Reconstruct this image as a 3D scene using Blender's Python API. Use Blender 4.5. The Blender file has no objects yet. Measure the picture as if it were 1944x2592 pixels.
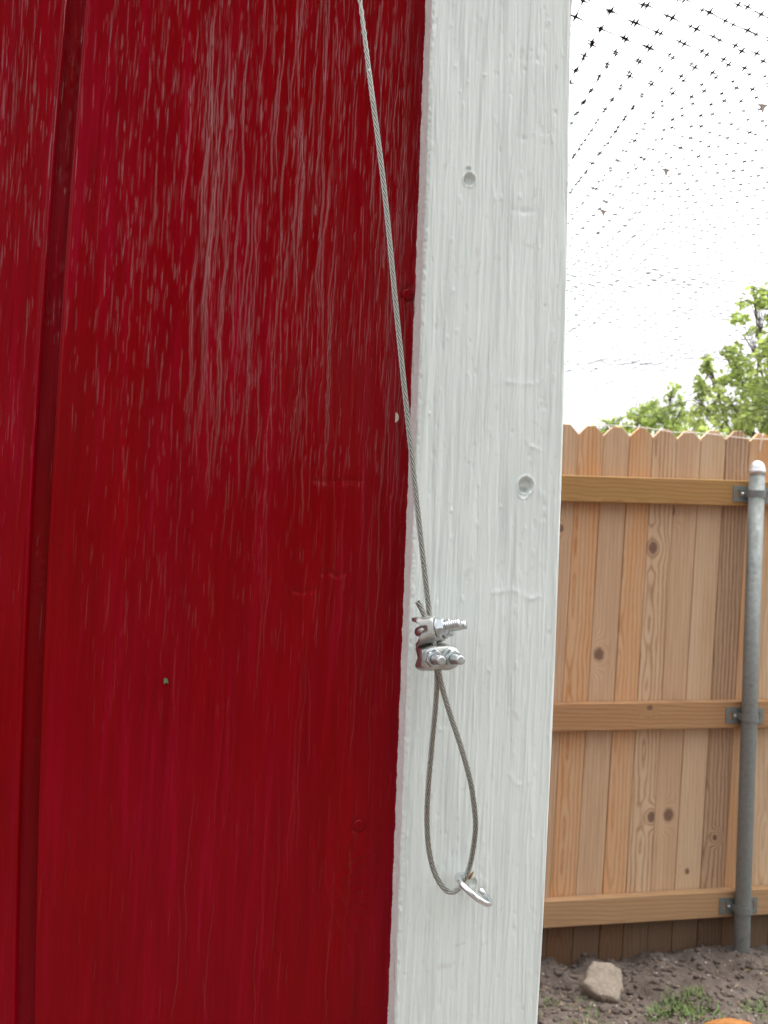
import bpy, bmesh, math, random
import numpy as np
from mathutils import Vector, Matrix

# ------------------------------------------------------------------ camera
W_SRC, H_SRC, F_SRC = 1944.0, 2592.0, 2543.0        # photograph size and focal length in its pixels
YAW, PITCH, ROLL = math.radians(10.6), math.radians(1.5), 0.047
_F = Vector((math.sin(YAW)*math.cos(PITCH), math.cos(YAW)*math.cos(PITCH), math.sin(PITCH)))
_R0 = Vector((math.cos(YAW), -math.sin(YAW), 0)); _U0 = _R0.cross(_F)
_R = _R0*math.cos(ROLL) + _U0*math.sin(ROLL); _U = _U0*math.cos(ROLL) - _R0*math.sin(ROLL)
def ray(px, py):
    return (_F*F_SRC + _R*(px-W_SRC/2) - _U*(py-H_SRC/2)).normalized()
def slope(px, py):
    d = ray(px, py); return d.x/d.y, d.z/d.y
TRIM_T = 0.019
d_trim = 0.089/(slope(1421, 1301)[0]-slope(1049, 1301)[0])       # 1x4 trim is 89 mm wide
CAM_Y = -(d_trim+TRIM_T)
d_fence = 7*0.0895/(slope(1898, 1116)[0]-slope(1465, 1116)[0])    # 1x4 pickets
FENCE_Y = CAM_Y+d_fence
CAM_Z = -d_fence*slope(1600, 2413)[1]                             # picket feet stand on z = 0
CAM = Vector((0, CAM_Y, CAM_Z))
def at(px, py, Y):
    d = ray(px, py); return CAM + d*((Y-CAM_Y)/d.y)
scene = bpy.context.scene
col = scene.collection
cd = bpy.data.cameras.new('Camera'); cam = bpy.data.objects.new('Camera', cd); col.objects.link(cam)
cd.sensor_fit = 'VERTICAL'; cd.sensor_height = 36; cd.sensor_width = 27; cd.lens = 36*F_SRC/H_SRC
cd.clip_start = 0.02; cd.clip_end = 500
m = Matrix((( _R.x, _U.x, -_F.x), (_R.y, _U.y, -_F.y), (_R.z, _U.z, -_F.z))).to_4x4(); m.translation = CAM
cam.matrix_world = m
cd.dof.use_dof = True; cd.dof.focus_distance = 0.585; cd.dof.aperture_fstop = 26
scene.camera = cam
# ------------------------------------------------------------------ sky, sun, exposure
SUN_EL, SUN_AZ = math.radians(75), math.radians(60)   # azimuth measured from +Y towards +X
wd = bpy.data.worlds.new('World'); scene.world = wd; wd.use_nodes = True
nt = wd.node_tree; nt.nodes.clear()
sky = nt.nodes.new('ShaderNodeTexSky'); sky.sky_type = 'NISHITA'; sky.sun_disc = False
sky.sun_elevation = SUN_EL; sky.sun_rotation = SUN_AZ; sky.air_density = 1.0; sky.dust_density = 6.0; sky.ozone_density = 1.0
hs = nt.nodes.new('ShaderNodeHueSaturation'); hs.inputs['Saturation'].default_value = 0.12
bg = nt.nodes.new('ShaderNodeBackground'); bg.inputs['Strength'].default_value = 0.15
wo = nt.nodes.new('ShaderNodeOutputWorld')
nt.links.new(sky.outputs[0], hs.inputs['Color']); nt.links.new(hs.outputs[0], bg.inputs[0]); nt.links.new(bg.outputs[0], wo.inputs[0])
sl = bpy.data.lights.new('sun', 'SUN'); sl.energy = 0.9; sl.angle = math.radians(18); sl.color = (1, 0.97, 0.92)
so = bpy.data.objects.new('sun', sl); col.objects.link(so)
sd = Vector((math.sin(SUN_AZ)*math.cos(SUN_EL), math.cos(SUN_AZ)*math.cos(SUN_EL), math.sin(SUN_EL)))
so.rotation_euler = (-sd).to_track_quat('-Z', 'Y').to_euler(); so.location = (0, -3, 6)
vs = scene.view_settings; vs.view_transform = 'Standard'; vs.look = 'None'; vs.gamma = 1; vs.use_curve_mapping = False
vs.exposure = 1.78

# ------------------------------------------------------------------ helpers
rng = np.random.default_rng(7); random.seed(7)
def mesh_np(name, V, Fq, smooth=False):
    me = bpy.data.meshes.new(name)
    V = np.asarray(V, dtype=np.float32); Fq = np.asarray(Fq, dtype=np.int32)
    k = Fq.shape[1]
    me.vertices.add(len(V)); me.vertices.foreach_set('co', V.ravel())
    me.loops.add(Fq.size); me.loops.foreach_set('vertex_index', Fq.ravel())
    me.polygons.add(len(Fq)); me.polygons.foreach_set('loop_start', np.arange(0, Fq.size, k, dtype=np.int32))
    me.polygons.foreach_set('loop_total', np.full(len(Fq), k, dtype=np.int32))
    if smooth: me.polygons.foreach_set('use_smooth', np.ones(len(Fq), dtype=bool))
    me.update(calc_edges=True)
    return me
def link(name, me, mat=None, parent=None, label=None, cat=None, group=None, kind=None, loc=None):
    o = bpy.data.objects.new(name, me); col.objects.link(o)
    if mat is not None and me is not None and len(me.materials) == 0: me.materials.append(mat)
    if parent is not None: o.parent = parent
    if loc is not None: o.location = loc
    for k, v in (('label', label), ('category', cat), ('group', group), ('kind', kind)):
        if v: o[k] = v
    return o
def bm_mesh(name, bm, smooth=False, bevel=0.0, seg=1):
    if bevel > 0:
        bmesh.ops.bevel(bm, geom=bm.edges[:], offset=bevel, segments=seg, affect='EDGES', profile=0.5)
    bmesh.ops.recalc_face_normals(bm, faces=bm.faces[:])
    me = bpy.data.meshes.new(name); bm.to_mesh(me); bm.free()
    if smooth:
        for p in me.polygons: p.use_smooth = True
    return me
def bm_box(bm, lo, hi):
    vs_ = [bm.verts.new((x, y, z)) for z in (lo[2], hi[2]) for y in (lo[1], hi[1]) for x in (lo[0], hi[0])]
    for f in ((0,2,3,1),(4,5,7,6),(0,1,5,4),(2,6,7,3),(0,4,6,2),(1,3,7,5)):
        bm.faces.new([vs_[i] for i in f])
def bm_prism(bm, pts, d):
    """pts: ring of Vectors, extruded by vector d"""
    a = [bm.verts.new(p) for p in pts]; b = [bm.verts.new(Vector(p)+Vector(d)) for p in pts]
    n = len(pts); bm.faces.new(a); bm.faces.new(b[::-1])
    for i in range(n): bm.faces.new((a[i], b[i], b[(i+1) % n], a[(i+1) % n]))
def frames(P):
    """parallel transport frames along (n,3) points"""
    P = np.asarray(P, float); T = np.gradient(P, axis=0); T /= np.linalg.norm(T, axis=1)[:, None]
    N = np.zeros_like(P); r = np.array((0., -1., 0.)) if abs(T[0][1]) < .9 else np.array((1., 0, 0))
    n = r - T[0]*r.dot(T[0]); N[0] = n/np.linalg.norm(n)
    for i in range(1, len(P)):
        n = N[i-1]-T[i]*N[i-1].dot(T[i]); N[i] = n/np.linalg.norm(n)
    return T, N, np.cross(T, N)
def tube_np(P, R, sides=8, caps=True):
    P = np.asarray(P, float); n = len(P); R = np.broadcast_to(np.asarray(R, float), (n,))
    T, N, B = frames(P); a = np.arange(sides)*2*np.pi/sides
    V = (P[:, None] + R[:, None, None]*(np.cos(a)[None, :, None]*N[:, None]+np.sin(a)[None, :, None]*B[:, None])).reshape(-1, 3)
    i = np.arange(n-1)[:, None]*sides; j = np.arange(sides)[None]; j2 = (j+1) % sides
    Fq = np.stack([i+j, i+j2, i+sides+j2, i+sides+j], -1).reshape(-1, 4)
    if caps:
        V = np.vstack([V, P[0], P[-1]]); c0 = len(V)-2; c1 = c0+1; j = np.arange(sides)
        Fq = np.vstack([Fq, np.stack([np.full(sides, c0), (j+1) % sides, j, np.full(sides, c0)], -1)[:, :4] if False else np.stack([j, np.full(sides, c0), np.full(sides, c0), (j+1) % sides], -1)]) if False else Fq
        V = V[:-2]
    return V, Fq
def tube_mesh(name, P, R, sides=8, smooth=True):
    V, Fq = tube_np(P, R, sides); n = len(V)//sides
    me = bpy.data.meshes.new(name)
    faces = Fq.tolist() + [list(range(sides))[::-1], list(range((n-1)*sides, n*sides))]
    me.from_pydata(V.tolist(), [], faces); me.update()
    if smooth:
        for p in me.polygons: p.use_smooth = len(p.vertices) == 4
    return me
def catmull(P, step):
    P = np.asarray(P, float); P = np.vstack([2*P[0]-P[1], P, 2*P[-1]-P[-2]]); out = []
    for i in range(1, len(P)-2):
        p0, p1, p2, p3 = P[i-1:i+3]; n = max(2, int(np.linalg.norm(p2-p1)/step))
        t = np.linspace(0, 1, n, endpoint=False)[:, None]
        out.append(0.5*((2*p1)+(p2-p0)*t+(2*p0-5*p1+4*p2-p3)*t**2+(3*p1-p0-3*p2+p3)*t**3))
    out.append(P[-2][None]); return np.vstack(out)
def vnoise(x, y, seed=0):
    """smooth 2-D value noise, about -1..1"""
    r = np.random.default_rng(seed).random((256, 256))*2-1
    xi = np.floor(x).astype(int); yi = np.floor(y).astype(int); fx = x-xi; fy = y-yi
    fx = fx*fx*(3-2*fx); fy = fy*fy*(3-2*fy)
    g = lambda a, b: r[a % 256, b % 256]
    return (g(xi, yi)*(1-fx)+g(xi+1, yi)*fx)*(1-fy)+(g(xi, yi+1)*(1-fx)+g(xi+1, yi+1)*fx)*fy

# ------------------------------------------------------------------ materials
class NT:
    def __init__(s, name):
        s.m = bpy.data.materials.new(name); s.m.use_nodes = True; s.t = s.m.node_tree; s.n = s.t.nodes
        s.b = s.n['Principled BSDF']; s.obj = None
    def new(s, typ, **kw):
        n = s.n.new('ShaderNode'+typ)
        for k, v in kw.items(): setattr(n, k, v)
        return n
    def put(s, sock, v):
        if isinstance(v, bpy.types.NodeSocket): s.t.links.new(v, sock)
        elif v is not None: sock.default_value = v
    def math(s, op, a, b=None, c=None, clamp=False):
        n = s.new('Math', operation=op, use_clamp=clamp)
        for i, v in enumerate((a, b, c)): s.put(n.inputs[i], v)
        return n.outputs[0]
    def vmath(s, op, a, b=None):
        n = s.new('VectorMath', operation=op); s.put(n.inputs[0], a); s.put(n.inputs[1], b)
        return n.outputs['Value'] if op == 'LENGTH' else n.outputs[0]
    def coord(s, kind='Object'):
        if s.obj is None: s.obj = s.new('TexCoord')
        return s.obj.outputs[kind]
    def noise(s, vec, scale, detail=3, rough=0.55, dist=0.0, sc=None):
        if sc is not None: vec = s.vmath('MULTIPLY', vec, sc)
        n = s.new('TexNoise'); s.put(n.inputs['Vector'], vec); n.inputs['Scale'].default_value = scale
        n.inputs['Detail'].default_value = detail; n.inputs['Roughness'].default_value = rough; n.inputs['Distortion'].default_value = dist
        return n.outputs['Fac']
    def map(s, v, a, b, c=0.0, d=1.0):
        n = s.new('MapRange'); s.put(n.inputs[0], v)
        for i, q in enumerate((a, b, c, d)): n.inputs[i+1].default_value = q
        return n.outputs[0]
    def mix(s, f, a, b, mode='MIX'):
        n = s.new('Mix', data_type='RGBA', blend_type=mode); s.put(n.inputs[0], f)
        for i, v in ((6, a), (7, b)):
            s.put(n.inputs[i], (*v, 1) if isinstance(v, tuple) and len(v) == 3 else v)
        return n.outputs[2]
    def bump(s, h, strength, dist):
        n = s.new('Bump'); n.inputs['Strength'].default_value = strength; n.inputs['Distance'].default_value = dist
        s.put(n.inputs['Height'], h); s.put(s.b.inputs['Normal'], n.outputs[0])
    def set(s, **kw):
        for k, v in kw.items():
            k = {'color': 'Base Color', 'rough': 'Roughness', 'metal': 'Metallic', 'spec': 'Specular IOR Level', 'coat': 'Coat Weight', 'sss': 'Subsurface Weight'}[k]
            s.put(s.b.inputs[k], (*v, 1) if isinstance(v, tuple) and len(v) == 3 else v)
        return s

def mat_red():
    s = NT('red_gloss_paint'); o = s.coord()
    at_ = s.new('Attribute'); at_.attribute_name = 'grain'; g = at_.outputs['Fac']     # raised grain carries the thick glossy paint
    n1 = s.noise(o, 1, 4, .6, .4, (60, 60, 7)); n2 = s.noise(o, 1, 3, .5, 0, (9, 9, 3.0)); n3 = s.noise(o, 1, 3, .6, .3, (420, 420, 14)); n4 = s.noise(o, 1, 3, .6, .5, (150, 150, 6))
    c = s.mix(s.map(n1, .3, .7), (.180, .0004, .0024), (.235, .0005, .0034))
    c = s.mix(s.map(n2, .42, .70, 0, .75), c, (.210, .0005, .0090))
    c = s.mix(s.map(n3, .40, .72, 0, .5), c, (.130, .0003, .0022))
    c = s.mix(s.math('MULTIPLY', s.map(n4, .52, .70), s.map(n2, .4, .7, .25, .9)), c, (.285, .0010, .0175))
    s.set(color=c, rough=s.map(n2, .3, .7, .15, .24), spec=s.map(g, .25, .75, .12, .70))
    s.bump(s.math('ADD', s.math('MULTIPLY', n3, .5), s.math('ADD', n1, n4)), .30, .0006)
    return s.m
def mat_white():
    s = NT('white_trim_paint'); o = s.coord()
    n1 = s.noise(o, 1, 4, .6, .3, (240, 240, 9)); n2 = s.noise(o, 1, 4, .6, 0, (26, 26, 10)); n3 = s.noise(o, 1, 3, .6, 0, (700, 300, 350))
    n4 = s.noise(o, 1, 3, .65, .8, (110, 110, 70))
    c = s.mix(s.map(n2, .3, .7), (.66, .715, .695), (.72, .765, .745))
    c = s.mix(s.map(n1, .52, .74, 0, .62), c, (.46, .495, .485))
    c = s.mix(s.map(n4, .62, .76, 0, .5), c, (.52, .50, .46))
    s.set(color=c, rough=s.map(n2, .3, .7, .38, .52), spec=.4)
    h = s.math('ADD', s.math('MULTIPLY', n3, .35), n1)
    s.bump(h, .45, .0007)
    return s.m
def mat_rawedge():
    s = NT('thinly_painted_sawn_edge'); o = s.coord()
    n1 = s.noise(o, 1, 4, .7, 0, (500, 500, 300)); n2 = s.noise(o, 1, 3, .6, 0, (150, 150, 40))
    c = s.mix(s.map(n1, .3, .7), (.76, .73, .71), (.84, .83, .82)); c = s.mix(s.map(n2, .62, .74, 0, .8), c, (.34, .27, .19))
    s.set(color=c, rough=.7); s.bump(n1, .8, .0012); return s.m
def mat_metal(name, colr, rough, var=.06, sc=400.0):
    s = NT(name); o = s.coord(); n = s.noise(o, sc, 3, .6)
    s.set(color=s.mix(n, tuple(max(0, c-var) for c in colr), tuple(min(1, c+var) for c in colr)), metal=1.0, rough=s.map(n, .3, .7, rough*.75, rough*1.3))
    return s.m
def mat_plain(name, c1, c2, rough=.6, sc=30.0, spec=.5, vec=(1, 1, 1), bump=0.0, bd=.002):
    s = NT(name); o = s.coord(); n = s.noise(o, sc, 4, .6, 0, vec)
    s.set(color=s.mix(s.map(n, .3, .7), c1, c2), rough=rough, spec=spec)
    if bump: s.bump(n, bump, bd)
    return s.m
def mat_wood(name, base, dark, patch, seed, x0, amp, knots=(), lam=.014, ring=.55, horiz=False, rough=.75, foot_z=None):
    """plain-sawn board: ring lines from a wavering depth, bent round listed knots; local x across, z along"""
    s = NT(name); sp = s.new('SeparateXYZ'); s.put(sp.inputs[0], s.coord())
    x, z = (sp.outputs[2], sp.outputs[0]) if horiz else (sp.outputs[0], sp.outputs[2])
    cb = s.new('CombineXYZ'); s.put(cb.inputs[0], x); s.put(cb.inputs[1], seed*3.17); s.put(cb.inputs[2], z); P = cb.outputs[0]
    dn = s.noise(P, 1, 2, .5, 0, (4, 1, 2.6)); depth = s.map(dn, .3, .7, -amp, amp)
    wob = s.map(s.noise(P, 1, 3, .6, 0, (40, 1, 9)), 0, 1, -.006, .006)
    dx = s.math('SUBTRACT', x, x0)
    r = s.math('ADD', s.math('SQRT', s.math('ADD', s.math('MULTIPLY', dx, dx), s.math('MULTIPLY', depth, depth))), wob)
    kn = None; 
    for (kx, kz, kr) in knots:
        v = s.vmath('MULTIPLY', s.vmath('SUBTRACT', P, (kx, 0, kz)), (1/kr, 0, .8/kr)); d = s.vmath('LENGTH', v)
        d = s.math('ADD', d, s.map(s.noise(P, 90, 2), 0, 1, -.18, .18))
        fac = s.map(d, 1.0, 3.2); rr = s.math('MULTIPLY', d, kr*.75)
        r = s.math('ADD', s.math('MULTIPLY', r, fac), s.math('MULTIPLY', rr, s.math('SUBTRACT', 1.0, fac)))
        kf = s.map(d, .62, .98, 1, 0); kn = kf if kn is None else s.math('MAXIMUM', kn, kf)
    w = s.math('MULTIPLY_ADD', s.math('SINE', s.math('MULTIPLY', r, 2*math.pi/lam)), .5, .5)
    w = s.math('POWER', w, 3.2)
    fine = s.noise(P, 1, 3, .65, 0, (330, 1, 7)); big = s.noise(P, 1, 3, .55, 0, (22, 1, 2.2))
    c = s.mix(s.map(big, .42, .68), base, patch)
    c = s.mix(s.math('MULTIPLY', w, s.map(big, .25, .75, ring*.42, min(1.0, ring*1.08))), c, dark)
    c = s.mix(s.map(fine, .45, .8, 0, .35), c, dark)
    if kn is not None:
        kc = s.mix(s.noise(P, 120, 3), (.11, .060, .042), (.24, .135, .095)); c = s.mix(s.math('MULTIPLY', kn, .9), c, kc)
    if foot_z: c = s.mix(s.map(s.math('ADD', z, s.map(s.noise(P, 1, 3, .6, 0, (30, 1, 5)), 0, 1, -.03, .03)), foot_z-.02, foot_z+.015, .85, 0), c, (.075, .040, .022))   # foot turns dark brown below this height
    s.set(color=c, rough=rough, spec=.3); s.bump(s.math('ADD', fine, w), .25, .0012)
    return s.m

M_red, M_white, M_edge = mat_red(), mat_white(), mat_rawedge()
M_cable = mat_metal('galvanised_cable_wire', (.41, .415, .385), .30, .02, 900)
M_zinc = mat_metal('dull_zinc', (.54, .57, .58), .38, .07, 500)
M_cast = mat_metal('cast_zinc_saddle', (.50, .50, .48), .46, .14, 500)
M_hook = mat_metal('zinc_hook_wire', (.72, .75, .77), .17, .04, 500)
M_galv = mat_metal('galvanised_post', (.29, .31, .30), .68, .05, 60)
M_cap = mat_metal('aluminium_cap', (.68, .68, .69), .5, .04, 80)
M_net = mat_plain('net_plastic', (.012, .010, .022), (.03, .027, .045), .45)
M_cord = mat_plain('pale_cord', (.62, .60, .55), (.75, .73, .68), .7, 200)
M_dark = mat_plain('dark_gap_rubber', (.01, .01, .01), (.02, .02, .02), .6)

# ------------------------------------------------------------------ ground
GS = 0.03; GX0 = at(1600, 2413, FENCE_Y).x
def gz(x, y): return GS*(x-GX0)*np.clip(1.6-abs(np.asarray(x)-GX0)/12, 0, 1)
def ground_relief(x, y):
    n = .018*vnoise(x*2.3, y*2.3, 1)+.016*vnoise(x*6+3, y*6, 2)
    c1 = vnoise(x*14+9, y*14, 3); n = n+.016*np.sign(c1)*np.abs(c1)**.6
    n = n+.007*np.abs(vnoise(x*33, y*33, 4))+.003*vnoise(x*80, y*80, 5)
    n = n+.012*np.exp(-((y-FENCE_Y+.12)/.16)**2)
    return n
xs = np.unique(np.concatenate([-60-np.arange(3)*60, np.linspace(-60, -2, 30), np.linspace(-2, .6, 40), np.arange(.6, 3.2, .011), np.linspace(3.2, 6, 40), np.linspace(6, 60, 28), np.array([120, 200])]))
ys = np.unique(np.concatenate([np.array([-200, -120]), np.linspace(-60, -1.5, 30), np.linspace(-1.5, 1.7, 50), np.arange(1.7, 3.5, .010), np.linspace(3.5, 6, 30), np.linspace(6, 60, 28), np.array([120, 220])]))
X, Y = np.meshgrid(xs, ys); near = np.exp(-(np.maximum(0, np.hypot(X-1.8, Y-2.4)-2.2)/2.5)**2)
Z = gz(X, Y)+ground_relief(X, Y)*near-.012
V = np.stack([X, Y, Z], -1).reshape(-1, 3); ny, nx = X.shape
i = (np.arange(ny-1)[:, None]*nx+np.arange(nx-1)[None]).ravel()
me = mesh_np('ground', V, np.stack([i, i+1, i+nx+1, i+nx], -1), True)
s = NT('bare_soil'); o = s.coord()
a_, b_, c_ = s.noise(o, 5, 5, .65), s.noise(o, 38, 5, .7), s.noise(o, 160, 3, .6)
cc = s.mix(s.map(a_, .35, .68), (.105, .084, .071), (.170, .140, .121)); cc = s.mix(s.map(b_, .42, .7, 0, .8), cc, (.058, .045, .038))
cc = s.mix(s.map(c_, .66, .74, 0, .6), cc, (.20, .165, .14))
s.set(color=cc, rough=.95, spec=.15); s.bump(s.math('ADD', b_, s.math('MULTIPLY', c_, .5)), .7, .012)
link('ground', me, s.m, kind='structure')
def ground_z(x, y):
    x = np.asarray(x, float); y = np.asarray(y, float)
    return gz(x, y)+ground_relief(x, y)*np.exp(-(np.maximum(0, np.hypot(x-1.8, y-2.4)-2.2)/2.5)**2)-.012
def on_ground(px, py):
    d = ray(px, py); t = 2.0
    for _ in range(60):
        p = CAM+d*t; h = p.z-float(gz(p.x, p.y)); t += h/max(.05, -d.z)*.7
    return CAM+d*t

# ------------------------------------------------------------------ coop: siding, trim, posts
coop = link('chicken_coop', None, label='red painted wood-grain coop wall with white corner trim board', cat='coop', loc=(0, 0, 0))
zs_poly = [0, 465, 930, 1300, 1700, 2150, 2592]
def poly_at(pxs, Yp):
    P = [at(px, py, Yp) for px, py in zip(pxs, zs_poly)]
    zz = np.array([p.z for p in P]); xx = np.array([p.x for p in P]); k = np.argsort(zz); zz, xx = zz[k], xx[k]
    co = np.polyfit(zz-CAM_Z, xx, 2); zlo, zhi = zz[0], zz[-1]
    def f(z):
        z = np.asarray(z, float); q = np.clip(z, zlo, zhi)
        return np.polyval(co, q-CAM_Z)+(z-q)*(np.polyval(np.polyder(co), q-CAM_Z))*.3
    return f
groove_c = poly_at([192, 157, 125, 99, 83, 70, 62], 0.0)
trim_l = poly_at([1096, 1077, 1060, 1049, 1033, 1016, 998], -TRIM_T)
trim_r = poly_at([1445, 1440, 1430, 1421, 1404, 1383, 1361], -TRIM_T)
z_top, z_bot = at(972, -30, 0).z, at(972, 2622, 0).z
x_lo, x_hi = at(-30, 1296, 0).x-.01, float(trim_l(z_top))+.006
xs = np.unique(np.round(np.concatenate([np.arange(-1.75, x_lo, .02), np.arange(x_lo, x_hi, .00029), np.linspace(x_hi, float(trim_r(CAM_Z)), 12)]), 6))
for k in range(1, 8):   # fine columns at the other grooves
    g = float(groove_c(CAM_Z))-.2032*k; xs = np.concatenate([xs, g+np.array([-.0065, -.005, -.004, 0, .004, .005, .0065])])
xs = np.unique(xs)
COOP_TOP = 2.35
zs = np.unique(np.concatenate([np.arange(.05, z_bot, .03), np.arange(z_bot, z_top, .0012), np.arange(z_top, COOP_TOP, .03), [COOP_TOP]]))
X, Z = np.meshgrid(xs, zs)
H = np.zeros_like(X)   # height toward the viewer (metres)
fin = ((X > x_lo-.01) & (X < x_hi+.01) & (Z > z_bot-.02) & (Z < z_top+.02)).astype(float)
H += fin*(.00012*vnoise(X*45, Z*4, 11)+.00007*vnoise(X*160, Z*9, 12)+.00004*vnoise(X*420, Z*26, 13)+.00035*vnoise(X*14, Z*2.2+7, 14))
GR = np.zeros_like(X)
def streak(x0, z0, L, w, h, wav=.0006, lean=0.0, H=H, xs=xs, zs=zs, G=GR):
    a, b = np.searchsorted(zs, (z0-L/2, z0+L/2)); 
    if b-a < 2: b = a+2
    zz = zs[a:b]; t = (zz-z0)/(L/2+1e-9)
    ph = rng.random(3)*6.28
    cx = x0+lean*(zz-z0)+wav*(np.sin(zz*190+ph[0])*.3+np.sin(zz*70+ph[1])+.12*np.sin(zz*520+ph[2]))
    c0, c1 = np.searchsorted(xs, (cx.min()-3*w, cx.max()+3*w))
    if c1 <= c0: return
    prof = np.exp(-((xs[None, c0:c1]-cx[:, None])/w)**2)*(1-np.clip(np.abs(t), 0, 1)**4)[:, None]
    H[a:b, c0:c1] += h*prof
    if G is not None: G[a:b, c0:c1] = np.maximum(G[a:b, c0:c1], prof*min(1, abs(h)/.00017))
for k in range(7200):      # short embossed grain marks
    x = rng.uniform(x_lo, x_hi); z = rng.uniform(z_bot, z_top)
    dens = .55+.45*float(vnoise(np.array(x*26.), np.array(z*3.), 21))
    low = np.clip((CAM_Z+.03-z)/.16, 0, 1)      # fewer, flatter marks lower down imitate the reflections fading there
    if rng.random() > dens*(1-.75*low): continue
    L = rng.gamma(2.0, .0055)+.004
    streak(x, z, L, rng.uniform(.00020, .00036), rng.uniform(.00008, .00020)*(1-.45*low)*rng.choice([1, 1, -1]), .00022, rng.normal(0, .015))
for px, py, L, w, h in ((505, 420, .20, .0016, .0004), (530, 760, .24, .0017, .00042), (560, 330, .22, .0013, .0004), (600, 420, .25, .0010, .0004), (640, 600, .18, .0008, .0004),
        (770, 480, .17, .0009, .00042), (800, 380, .16, .0009, .00042), (815, 860, .15, .0009, .0004), (700, 300, .16, .0008, .0004), (740, 700, .16, .0008, .0004), (850, 160, .10, .0009, .0004),
        (850, 730, .11, .0009, .00036), (480, 860, .14, .0018, .0004), (660, 930, .15, .0009, .0004), (580, 900, .2, .0012, .0004), (985, 380, .12, .0007, .0003), (1030, 300, .14, .0009, .00034),
        (820, 1050, .10, .001, .0004), (870, 1500, .16, .001, -.00010), (640, 1500, .2, .001, .00010), (760, 1900, .22, .0011, .00010), (560, 2000, .22, .001, .00010), (900, 1800, .2, .001, .00010),
        (690, 2250, .22, .0009, .00012), (950, 1300, .2, .0008, .0002), (1000, 1150, .15, .0008, .00034), (790, 120, .09, .0009, .0004), (745, 130, .1, .0009, .0004)):
    p = at(px, py, 0)
    for q in range(2): streak(p.x+rng.normal(0, .004), p.z+rng.normal(0, .02), L*rng.uniform(.5, 1.0), w*rng.uniform(.4, .7), h*rng.uniform(.6, .9), .0009)
for k in range(80):       # long wavering ridges of the wide-grained strip
    px = rng.choice([rng.normal(530, 40), rng.normal(640, 45), rng.normal(800, 45), rng.normal(1010, 30)]); p = at(px, rng.uniform(-50, 1250), 0)
    streak(p.x, p.z, rng.uniform(.02, .11), rng.uniform(.00026, .00055), rng.uniform(.00012, .00026), .0009)
for k in range(26):
    p = at(rng.uniform(420, 1020), rng.uniform(1200, 2600), 0); streak(p.x, p.z, rng.uniform(.03, .14), rng.uniform(.0003, .0005), rng.uniform(.00006, .00012), .0010)
def wall_line(pts, w, h, g=.6):
    q = catmull(np.array([tuple(at(500+a/2.37, 1660+b/2.37, 0)) for a, b in pts]), .0008); a, b = np.searchsorted(zs, (q[:, 2].min()-3*w-.001, q[:, 2].max()+3*w+.001)); c, d = np.searchsorted(xs, (q[:, 0].min()-3*w, q[:, 0].max()+3*w))
    d2 = np.full((b-a, d-c), 1e9)
    for p in q: d2 = np.minimum(d2, (X[a:b, c:d]-p[0])**2+(Z[a:b, c:d]-p[2])**2)
    e = np.exp(-d2/(w*w)); H[a:b, c:d] += h*e; GR[a:b, c:d] = np.maximum(GR[a:b, c:d], e*g)
for pts in ([(770, 1380), (800, 1480), (850, 1620), (900, 1720), (930, 1830), (935, 1950), (930, 2150)], [(840, 1400), (880, 1480), (920, 1590), (970, 1690), (990, 1850), (990, 2100)], [(850, 1330), (920, 1300), (1000, 1240), (1060, 1190)],
            [(870, 1350), (1000, 1350), (1100, 1370), (1150, 1400)], [(880, 1150), (920, 1090), (960, 1050)], [(900, 1250), (960, 1210), (1040, 1160)], [(950, 1450), (1000, 1480), (1040, 1500)], [(960, 1600), (1030, 1640)],
            [(770, 1180), (766, 1300), (775, 1400)], [(860, 1440), (960, 1520), (1030, 1530)], [(690, 1150), (700, 1300), (690, 1420)], [(930, 1400), (1040, 1430), (1090, 1470)], [(1140, 1860), (1150, 1950), (1135, 2050)]):
    wall_line(pts, .0012, .00040, .34)
for pts in ([(710, -1050), (800, -1044), (900, -1050), (980, -1045)], [(750, -490), (790, -505), (830, -480), (890, -495)], [(580, -390), (640, -380), (700, -395)]):
    wall_line(pts, .0011, -.0005, .2)
for px, py, rad in ((1033, 746, .0036), (909, 2090, .0036)):   # dimples round the fasteners
    p = at(px, py, 0); d = np.hypot(X-p.x, Z-p.z)/rad; H += fin*-.0006*np.exp(-((d-1.15)/.25)**2)
for k in range(8):         # V-jointed plank grooves every 8 inches
    g = groove_c(Z)-.2032*k; d = np.abs(X-g)
    cut = np.clip((.0054-d)/.0012, 0, 1); cut = cut*cut*(3-2*cut)
    H = H*(1-cut*.9)+cut*(-.0058+(fin*.00022*vnoise(X*300, Z*330, 31)*(vnoise(X*60, Z*40, 33) > .1)+fin*.0004*vnoise(X*150, Z*22, 32) if k == 0 else 0))
    H += .00035*np.exp(-((d-.0064)/.0007)**2)
V = np.stack([X, -H, Z], -1).reshape(-1, 3); nz, nx = X.shape
i = (np.arange(nz-1)[:, None]*nx+np.arange(nx-1)[None]).ravel()
me = mesh_np('siding', V, np.stack([i, i+1, i+nx+1, i+nx], -1), True)
at_g = me.attributes.new('grain', 'FLOAT', 'POINT'); at_g.data.foreach_set('value', GR.ravel().astype(np.float32))
siding = link('siding', me, M_red, coop)
siding['label'] = 'glossy red wood-grain siding panel with a vertical groove'
bm = bmesh.new(); bm_box(bm, (-1.75, .006, .05), (float(trim_r(CAM_Z))-.012, 1.25, COOP_TOP)); link('coop_body', bm_mesh('coop_body', bm), M_red, coop)
M_cpost = mat_wood('corner_post_wood', (.36, .24, .14), (.2, .12, .06), (.4, .27, .17), 4, .02, .02)
V = []; 
zz = np.arange(.05, COOP_TOP, .0016); xr = trim_r(zz)+.0007+.0004*rng.random(len(zz))-.0035*np.clip((zz-at(1440, 250, -TRIM_T).z)/.02, 0, 1)
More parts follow.
